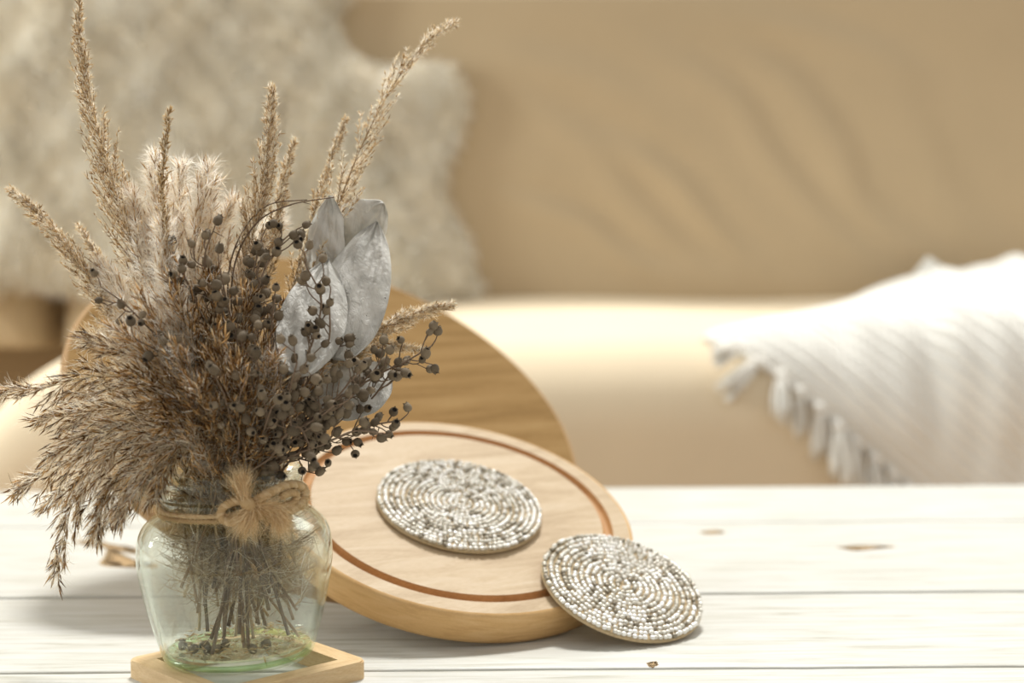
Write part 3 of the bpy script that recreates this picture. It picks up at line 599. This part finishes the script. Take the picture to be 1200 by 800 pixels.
# fluffy upright reeds
UP = 'upright tan reed plumes'
for px, dy, kd, ln, lab in [
    ([(255, 520), (215, 400), (190, 290), (184, 230), (180, 186)], .03, 'tan', .030, 'white silky reed plume at the left of the upright cluster'),
    ([(260, 520), (235, 400), (228, 300), (238, 240), (243, 200)], .035, 'tan', .034, 'white silky reed plume at the right of the upright cluster'),
    ([(258, 520), (225, 400), (208, 300), (208, 240), (210, 198)], .045, 'tan', .032, 'white silky reed plume in the middle of the upright cluster'),
    ([(255, 520), (210, 420), (178, 320), (162, 265), (155, 228)], .02, 'tan', .027, 'tan reed plume beside the tall left feathery stalk'),
    ([(262, 520), (248, 420), (252, 320), (262, 265), (272, 238)], .04, 'tan', .028, 'tan reed plume behind the topmost berries'),
    ([(258, 520), (220, 430), (200, 350), (192, 300), (190, 268)], -.015, 'tan', .024, 'tan reed plume in front of the white fluffy cluster'),
    ([(270, 520), (270, 430), (285, 330), (300, 290), (325, 262)], .05, 'tan', .026, 'tan reed plume leaning right behind the berries'),
    ([(250, 525), (195, 440), (155, 370), (135, 335), (118, 312)], .0, 'tan', .025, 'tan reed plume crossing the left feathery stalk')]:
    P_('reed_plume', lab, px, dy, kd, head=.50, bl=ln, nb=54, group=UP, droop=.0, hair=1.7)
# brown drooping and side reeds
SD = 'brown reed plumes on the left side'
for px, dy, ln, hd, dr, lab in [
    ([(243, 520), (205, 470), (165, 447), (115, 440), (60, 452), (3, 459)], -.02, .024, .42, .15, 'brown reed plume reaching farthest left, nearly level'),
    ([(243, 525), (200, 490), (150, 480), (100, 482), (42, 492)], -.01, .022, .42, .2, 'brown reed plume below the farthest-left one'),
    ([(243, 522), (210, 485), (170, 468), (120, 468), (74, 471)], .02, .020, .45, .15, 'short brown reed plume tucked under the level one'),
    ([(243, 530), (200, 505), (140, 505), (85, 535), (18, 572)], .01, .026, .42, .25, 'brown reed plume sloping down to the left edge of the table'),
    ([(245, 530), (205, 510), (155, 512), (110, 545), (85, 590), (76, 630), (64, 676)], -.03, .026, .38, .3, 'longest drooping brown reed plume hanging down left of the jar'),
    ([(245, 532), (215, 515), (175, 525), (140, 560), (122, 590), (112, 622)], -.04, .024, .40, .35, 'drooping brown reed plume just right of the longest drooping one'),
    ([(245, 532), (222, 518), (195, 530), (165, 560), (148, 585), (138, 606)], -.045, .022, .42, .35, 'short drooping brown reed plume near the jar shoulder'),
    ([(246, 532), (228, 520), (208, 528), (190, 548), (182, 575)], -.045, .018, .45, .35, 'short brown reed plume hanging over the jar rim'),
    ([(245, 525), (215, 470), (175, 430), (140, 410), (100, 398)], -.03, .024, .45, .1, 'brown reed plume pointing left above the level one'),
    ([(245, 525), (205, 500), (150, 495), (90, 515), (55, 535)], -.03, .026, .42, .25, 'thick brown reed plume bending left over the table'),
    ([(246, 525), (225, 510), (190, 508), (150, 530), (100, 560), (50, 590)], .03, .022, .42, .3, 'brown reed plume behind the drooping ones')]:
    P_('reed_plume', lab, px, dy, 'reed', head=hd, bl=ln, nb=54, group=SD, droop=dr, hair=1.3)
CO = 'brown reed plumes filling the middle'
core = [([(258, 520), (225, 450), (190, 390), (165, 350)], -.03), ([(262, 520), (240, 440), (215, 370), (205, 330)], -.03), ([(270, 520), (262, 430), (250, 370), (245, 330)], -.02),
        ([(255, 525), (215, 460), (170, 410), (135, 385)], -.035), ([(280, 520), (285, 430), (285, 380), (290, 345)], -.015), ([(255, 525), (225, 480), (185, 450), (150, 440)], -.05),
        ([(262, 525), (245, 480), (222, 440), (205, 410)], -.05), ([(275, 525), (270, 480), (260, 430), (252, 395)], -.05), ([(258, 528), (235, 500), (205, 480), (175, 470)], -.055),
        ([(285, 525), (300, 450), (310, 400), (318, 370)], .0), ([(295, 525), (320, 450), (330, 400), (332, 360)], .02), ([(256, 530), (236, 510), (212, 500), (190, 498)], -.055), ([(290, 528), (305, 480), (312, 440), (322, 415)], -.04), ([(268, 530), (255, 505), (240, 480), (232, 455)], -.06), ([(285, 530), (285, 490), (282, 455), (280, 430)], -.055), ([(305, 530), (330, 490), (350, 460), (372, 440)], .01)]
ORD = ['leftmost', 'second from left', 'third from left', 'fourth from left', 'fifth from left', 'sixth from left', 'seventh from left', 'eighth from left', 'eighth from right', 'seventh from right', 'sixth from right', 'fifth from right', 'fourth from right', 'third from right', 'second from right', 'rightmost']
for i, (px, dy) in enumerate(core):
    rank = sorted(range(len(core)), key=lambda q: core[q][0][-1][0]).index(i)
    P_('reed_plume', ORD[rank] + ' brown reed plume tip packed among the berry stalks in the bouquet middle', px, dy, 'reed' if i % 3 else 'tan', head=.40, bl=.026, nb=60, group=CO, droop=.05, hair=.3)

# berry stalks
def capsule():
    pf = [(.0001, -.5), (.20, -.49), (.40, -.36), (.50, -.08), (.47, .18), (.36, .38), (.30, .45), (.33, .52), (.29, .54), (.24, .46)]
    V, F = lathe(pf, 12); me_V = V; Fl = F.tolist(); n = len(V)
    Vh, Fh = lathe([(.24, .46), (.20, .30), (.0001, .24)], 12); Fh = (Fh + n).tolist(); V = np.concatenate([V, Vh]); n = len(V); extra = []
    for k in range(5):
        a = k * 2 * math.pi / 5; c, s = math.cos(a), math.sin(a); tri = np.array([(.32 * c - .09 * s, .32 * s + .09 * c, .5), (.32 * c + .09 * s, .32 * s - .09 * c, .5), (.40 * c, .40 * s, .68)]); V = np.concatenate([V, tri]); extra.append([n, n + 1, n + 2]); n += 3
    me = mesh_data('seed_capsule', V, Fl + extra + Fh, True); me.materials.append(M['capsule']); me.materials.append(M['hole'])
    for i in range(len(Fl) + len(extra), len(me.polygons)): me.polygons[i].material_index = 1
    return me
CAP = capsule()
def add_capsule(parent, loc, d, size):
    o = bpy.data.objects.new('seed_capsule', CAP); col.objects.link(o); o.parent = parent; o.location = tuple(loc)
    o.rotation_euler = Vector(d).to_track_quat('Z', 'Y').to_euler(); o.scale = (size * rng.uniform(.9, 1.08), size * rng.uniform(.9, 1.08), size * rng.uniform(.9, 1.1)); return o
def berry_stalk(label, px, dy, nberry, start, size, seed, group='berry stalks'):
    global rng
    rng = np.random.default_rng(500 + seed); P = stem_path(px, dy, n=80); n = len(P); org = P[0]; rt = empty('berry_stalk', org, label, 'dried berry stalk', group)
    mb = MB(); V, F = tube(P, np.linspace(.0011, .00045, n), 6); mb.add(V, F, rng.uniform(.3, .7)); Tn, A, B = frames(P); caps = []
    for k in range(nberry):
        s = start + (1 - start) * (k + rng.uniform(0, .9)) / nberry; i = min(int(s * (n - 1)), n - 1); th = rng.uniform(0, 2 * np.pi); last = k == nberry - 1
        if last: i = n - 1
        ra = A[i] * math.cos(th) + B[i] * math.sin(th); d = unit(Tn[i] * (1.0 if not last else 2) + ra * rng.uniform(.6, 1.3)); L = rng.uniform(.007, .020) * (1.1 - .35 * s)
        q = spline([P[i], P[i] + d * L * .5 + rng.normal(0, .0008, 3), P[i] + unit(d + np.array([0, 0, .25])) * L], 6); V, F = tube(q, np.linspace(.00042, .0003, 6), 4); mb.add(V, F, .45); caps.append((q[-1], unit(q[-1] - q[-2]) ))
        if rng.random() < .45:
            d2 = unit(d + rng.normal(0, .7, 3)); q2 = spline([q[3], q[3] + d2 * .004, q[3] + d2 * .008], 4); V, F = tube(q2, .0003, 4); mb.add(V, F, .4); caps.append((q2[-1], d2))
        elif rng.random() < .3:
            d2 = unit(d + rng.normal(0, .8, 3)); q2 = spline([q[2], q[2] + d2 * .004, q[2] + unit(d2 + rng.normal(0, .5, 3)) * .009], 4); V, F = tube(q2, [.0003, .00025, .0002, .00012], 4); mb.add(V, F, .3)
    mb.build('stem', M['twig'], rt, True, org)
    for p, d in caps:
        sz = size * rng.uniform(.82, 1.15); dd_ = unit(d + rng.normal(0, .45, 3)); add_capsule(rt, p + dd_ * sz * .42 - org, dd_, sz)
BR = [([(290, 500), (245, 390), (222, 335), (208, 312)], -.02, 8, .72, 'berry stalk whose dark capsules sit left of the topmost berries'),
      ([(290, 500), (262, 400), (243, 330), (240, 300), (247, 276)], -.02, 9, .72, 'berry stalk carrying the topmost dark capsules in the upper left'),
      ([(295, 500), (280, 410), (265, 350), (260, 325)], -.03, 11, .66, 'dense berry stalk under the topmost berries'),
      ([(305, 500), (295, 400), (305, 330), (325, 290), (342, 272)], .0, 12, .66, 'berry stalk arching right toward the silver leaves'),
      ([(305, 500), (288, 400), (295, 330), (306, 282)], .0, 9, .70, 'berry stalk with a single capsule on its upright tip in the middle'),
      ([(315, 505), (318, 440), (318, 385), (322, 350)], -.02, 10, .62, 'berry stalk left of the front silver leaf'),
      ([(325, 510), (345, 455), (368, 395), (376, 350), (358, 310)], -.03, 11, .62, 'berry stalk climbing in front of the silver leaves'),
      ([(325, 510), (365, 440), (385, 400), (386, 350)], -.025, 9, .64, 'berry stalk crossing the lower edge of the silver leaves'),
      ([(330, 520), (390, 472), (445, 438), (478, 422), (506, 405)], -.01, 13, .60, 'long berry stalk ending in one capsule at the far right'),
      ([(335, 525), (395, 490), (432, 470), (452, 445), (468, 420)], .0, 12, .60, 'berry stalk just below the far right one'),
      ([(335, 535), (390, 515), (428, 500), (470, 492)], -.015, 14, .58, 'lowest berry stalk spreading right over the grooved board'),
      ([(335, 538), (380, 520), (415, 505), (448, 508)], -.03, 14, .58, 'berry stalk in front of the lowest right one'),
      ([(325, 525), (370, 480), (415, 455), (440, 432)], -.02, 12, .60, 'berry stalk in front of the white lower leaf'),
      ([(300, 525), (298, 480), (303, 440), (300, 408)], -.05, 12, .56, 'pale front berry stalk in the centre'),
      ([(315, 528), (332, 490), (340, 455), (348, 425)], -.055, 13, .56, 'pale front berry stalk leaning slightly right'),
      ([(315, 532), (345, 505), (372, 490), (392, 475)], -.05, 13, .56, 'front berry stalk bending right above the jar rim'),
      ([(265, 525), (232, 465), (210, 432), (196, 414)], -.05, 7, .66, 'berry stalk with hollow pale capsules among the brown reeds'),
      ([(255, 520), (220, 430), (175, 385), (145, 355), (118, 336)], -.04, 5, .72, 'thin stalk with small black capsules at the far left'),
      ([(340, 540), (362, 540), (378, 548)], -.02, 7, .60, 'short berry stalk hanging over the right of the jar rim'),
      ([(300, 532), (308, 508), (318, 478)], -.06, 12, .52, 'short berry stalk above the twine bow'),
      ([(285, 530), (272, 495), (262, 460)], -.06, 8, .58, 'short berry stalk above the left of the jar rim'),
      ([(325, 535), (358, 500), (392, 468), (412, 445)], -.04, 12, .58, 'berry stalk reaching toward the white lower leaf'),
      ([(318, 535), (330, 515), (350, 500), (362, 520)], -.06, 11, .52, 'short berry stalk low at the right front of the bouquet'),
      ([(255, 525), (225, 450), (190, 415), (160, 398)], -.05, 4, .72, 'stalk with few black capsules left of centre')]
for i, (px, dy, nb_, st_, lab) in enumerate(BR): berry_stalk(lab, px, dy, int(nb_ * 1.25), st_, .0052 if i != 17 else .0042, i)

# bare curving twigs
for i, (px, dy, lab) in enumerate([([(285, 500), (272, 380), (275, 310), (300, 262), (340, 240), (392, 231)], .02, 'bare dark twig arching right above the berries'), ([(285, 500), (270, 390), (268, 320), (285, 270), (315, 240), (360, 234)], .03, 'bare dark twig arching just left of the other one'), ([(280, 520), (280, 470), (290, 440)], -.06, 'short bare reddish stem standing at the front centre')]):
    rng = np.random.default_rng(900 + i); P = stem_path(px, dy); V, F = tube(P, np.linspace(.0011, .0003, len(P)), 6); mb = MB(); mb.add(V, F, .35 if i < 2 else .95)
    if i < 2:
        Tn, A, B = frames(P)
        for q in range(50, 86, 3):
            e = P[q] + unit(Tn[q] + A[q] * rng.normal(0, .8) + B[q] * rng.normal(0, .8)) * rng.uniform(.003, .007); V, F = tube(np.linspace(P[q], e, 4), [.0003, .0003, .0002, .0001], 4); mb.add(V, F, .35)
    o = mb.build('bare_twig', M['twig'], None, True, P[0]); tag(o, lab, 'twig', 'bare twigs')

# silver leaves
def leaf(parent, org, base, tip, wpx, dyb, dyt, face, cup=.25, bend=.1, pw=.8, wav=.0, stemto=None):
    b = at(base[0], base[1], JB[1] + dyb); t = at(tip[0], tip[1], JB[1] + dyt); ax = t - b; L = np.linalg.norm(ax); ax = ax / L; f = unit(np.asarray(face, float) - ax * (np.asarray(face) @ ax)); sd = np.cross(ax, f); wd = wpx * PX
    nu, nv = 64, 35; u = np.linspace(0, 1, nu)[:, None]; v = np.linspace(-1, 1, nv)[None]
    wdt = wd / 2 * np.maximum(np.sin(np.pi * u ** pw), 0) ** .62; wdt = wdt * (1 - .25 * np.clip((u - .85) / .15, 0, 1)) + .0003
    off = -cup * wdt * v ** 2 + bend * L * np.sin(np.pi * u) + .0011 * np.sin(v * 6 + u * 14) * np.sin(u * 9 + 1) + wav * np.sin(u * 11 + v * 2) + .0012 * vnoise(v * 7 + u * 2 + wpx, u * 5 - v) + .0007 * vnoise(v * 17 + 3, u * 9 + wpx)
    V = b + ax * L * u[..., None] + sd * (wdt * v)[..., None] + f * off[..., None]; V = V.reshape(-1, 3); F = grid_faces(nu, nv)
    N = np.tile(f, (len(V), 1)) * .0003; n = len(V); bd = np.r_[np.arange(nu) * nv, (nu - 1) * nv + np.arange(1, nv), np.arange(nu - 1)[::-1] * nv + nv - 1, np.arange(1, nv - 1)[::-1]]; b2 = np.roll(bd, -1)
    obj('leaf', np.concatenate([V, V - N]), np.concatenate([F, F[:, ::-1] + n, np.stack([bd, bd + n, b2 + n, b2], 1)]), M['leaf'], parent, origin=org); return b
rng = np.random.default_rng(77)
P = stem_path([(315, 520), (340, 450), (370, 400), (390, 330)], .035); org = P[0]
sp = empty('silver_leaf_sprig', org, 'sprig of large silver grey dried leaves standing right of the berries', 'dried leaf sprig'); V, F = tube(P, np.linspace(.0014, .0007, len(P)), 7); obj('stem', V, F, M['stem'], sp, tint=np.full(len(V), .6), origin=org)
leaf(sp, org, (350, 440), (384, 304), 77, -.032, .022, (.25, -.7, 1.2), .22, .05, .85)
leaf(sp, org, (392, 420), (442, 260), 82, -.008, .058, (.3, -.7, 1.2), .2, .06, .72)
leaf(sp, org, (368, 335), (387, 229), 56, .048, .040, (-.6, -1, -.3), .5, .05, .75)
leaf(sp, org, (398, 300), (449, 237), 74, .066, .058, (.3, -1, -.5), .45, .05, .8)
leaf(sp, org, (385, 330), (398, 243), 44, .06, .066, (.4, -1, .0), .3, .04, .8)
P = stem_path([(320, 525), (350, 490), (375, 462)], .015); org = P[0]
sp2 = empty('silver_leaf_sprig', org, 'short sprig with a rounded white leaf low on the right of the bouquet', 'dried leaf sprig'); V, F = tube(P, np.linspace(.0013, .0007, len(P)), 7); obj('stem', V, F, M['stem'], sp2, tint=np.full(len(V), .6), origin=org)
leaf(sp2, org, (362, 482), (456, 428), 96, .000, .030, (.4, -.45, 1.0), .15, .06, .95)
leaf(sp2, org, (345, 455), (330, 400), 44, .01, .004, (-.3, -1, .3), .2, .05, .9)

# fallen seeds and chaff on the jar floor
rng = np.random.default_rng(41)
for (x, y) in [(-.022, -.018), (-.017, -.012), (-.030, -.010), (-.008, -.02), (-.006, -.010), (.012, -.022), (.018, -.012), (-.013, -.022)]:
    p = jw((x, y, FLOORZ + .0018)); o = bpy.data.objects.new('fallen_seed_capsule', CAP); col.objects.link(o); o.location = tuple(p); o.rotation_euler = tuple(rng.uniform(0, 6, 3)); o.scale = (.0056,) * 3
    tag(o, 'dark fallen seed capsule lying on the bottom inside the glass jar', 'seed capsule', 'fallen capsules in the jar')
k = 420; r = np.sqrt(rng.uniform(0, 1, k)) * .036; th = rng.uniform(0, 6.28, k); Pb = np.stack([r * np.cos(th), r * np.sin(th), FLOORZ + rng.uniform(0, .004, k)], 1) @ JM.T + JB
V, F, t = spikes(Pb, rng.normal(0, 1, (k, 3)) * [1, 1, .25], rng.uniform(.003, .007, k), rng.uniform(.0006, .0012, k), np.clip(rng.normal(.6, .4, k), 0, 1)); o = obj('chaff', V, F, M['straw_seed'], None, False, t, JB + [0, 0, FLOORZ]); tag(o, 'loose dry chaff scattered on the bottom inside the jar', 'chaff', kind='stuff')

# ------------------------------------------------------------------ twine bow
rng = np.random.default_rng(61)
TZ = H - 36 * PX; TWO = jw((0, 0, TZ)); tw = empty('twine_bow', TWO, 'frayed jute twine tied in a bow round the neck of the jar', 'twine')
def rope(P, r, name, k=7, tw_=2600):
    P = np.asarray(P); mb = MB(); Tn, A, B = frames(P); L = np.r_[0, np.cumsum(np.linalg.norm(np.diff(P, axis=0), axis=1))]
    for s in range(3):
        a = L * tw_ * .4 + s * 2.094; Q = P + (A * np.cos(a)[:, None] + B * np.sin(a)[:, None]) * r * .5; V, F = tube(Q, r * .62, k); mb.add(V, F, np.repeat(rng.uniform(.3, .7), len(V)))
    kf = int(len(P) * 9); ii = rng.integers(0, len(P), kf); d = unit(Tn[ii] * rng.choice([-1, 1], (kf, 1)) + rng.normal(0, .6, (kf, 3))); V, F, t = hairs(P[ii], d, rng.uniform(.003, .0085, kf), np.full(kf, .0001), np.clip(rng.normal(.6, .25, kf), 0, 1), .5); mb.add(V, F, t)
    return mb.build(name, M['twine'], tw, True, TWO)
def fray(P0, d, n, L, spread, name, w=.00013):
    d = unit(d); B0 = np.asarray(P0) + rng.normal(0, .0012, (n, 3)); D = unit(d + rng.normal(0, spread, (n, 3))); V, F, t = hairs(B0, D, rng.uniform(.55, 1.1, n) * L, np.full(n, w), np.clip(rng.normal(.6, .25, n), 0, 1), .25)
    return obj(name, V, F, M['twine'], tw, False, t, TWO)
th = np.linspace(0, 2 * np.pi, 120); rr = jr(TZ, 0) + .0016
for dz in (0, -.0028):
    rope(np.array([jw((rr * np.cos(t), rr * np.sin(t), TZ + dz + .0012 * np.sin(t + .6))) for t in th]), .0016, 'wrap')
def front(x, y, d=.0): return at(x, y, JB[1] - rr - .002 - d)
rope(spline([front(292, 588, .002), front(278, 587, .006), front(262, 594, .006), front(259, 606, .006), front(272, 612, .007), front(284, 602, .007), front(292, 592, .004)], 60), .0022, 'loop')
rope(spline([front(294, 590, .003), front(315, 578, .005), (front(338, 568, -.004)), front(354, 570, -.012), front(357, 582, -.012), front(345, 595, -.006), front(320, 600, .003), front(298, 594, .004)], 70), .0026, 'loop')
rope(spline([front(330, 582, .002), front(340, 577, -.003), front(348, 580, -.008), front(342, 590, -.005), front(325, 594, .001)], 40), .0020, 'loop')
V, F = tube(spline([front(284, 586, .004), front(291, 590, .0075), front(298, 597, .004)], 12), [.0015, .0026, .0032, .0035, .0036, .0037, .0037, .0036, .0035, .0032, .0026, .0015], 10); obj('knot', V, F, M['twine'], tw, True, np.full(len(V), .4), TWO)
fray(front(288, 592, .006), (-.15, -.1, 1), 300, .023, .18, 'frayed_tail'); fray(front(284, 574, .005), (-.1, -.1, 1), 200, .016, .42, 'frayed_tail')
fray(front(296, 594, .006), (-.35, -.35, -1), 700, .021, .34, 'frayed_tail'); fray(front(322, 596, .003), (.45, -.25, -1), 600, .019, .34, 'frayed_tail'); fray(front(300, 592, .006), (1, -.2, -.2), 340, .018, .38, 'frayed_tail')
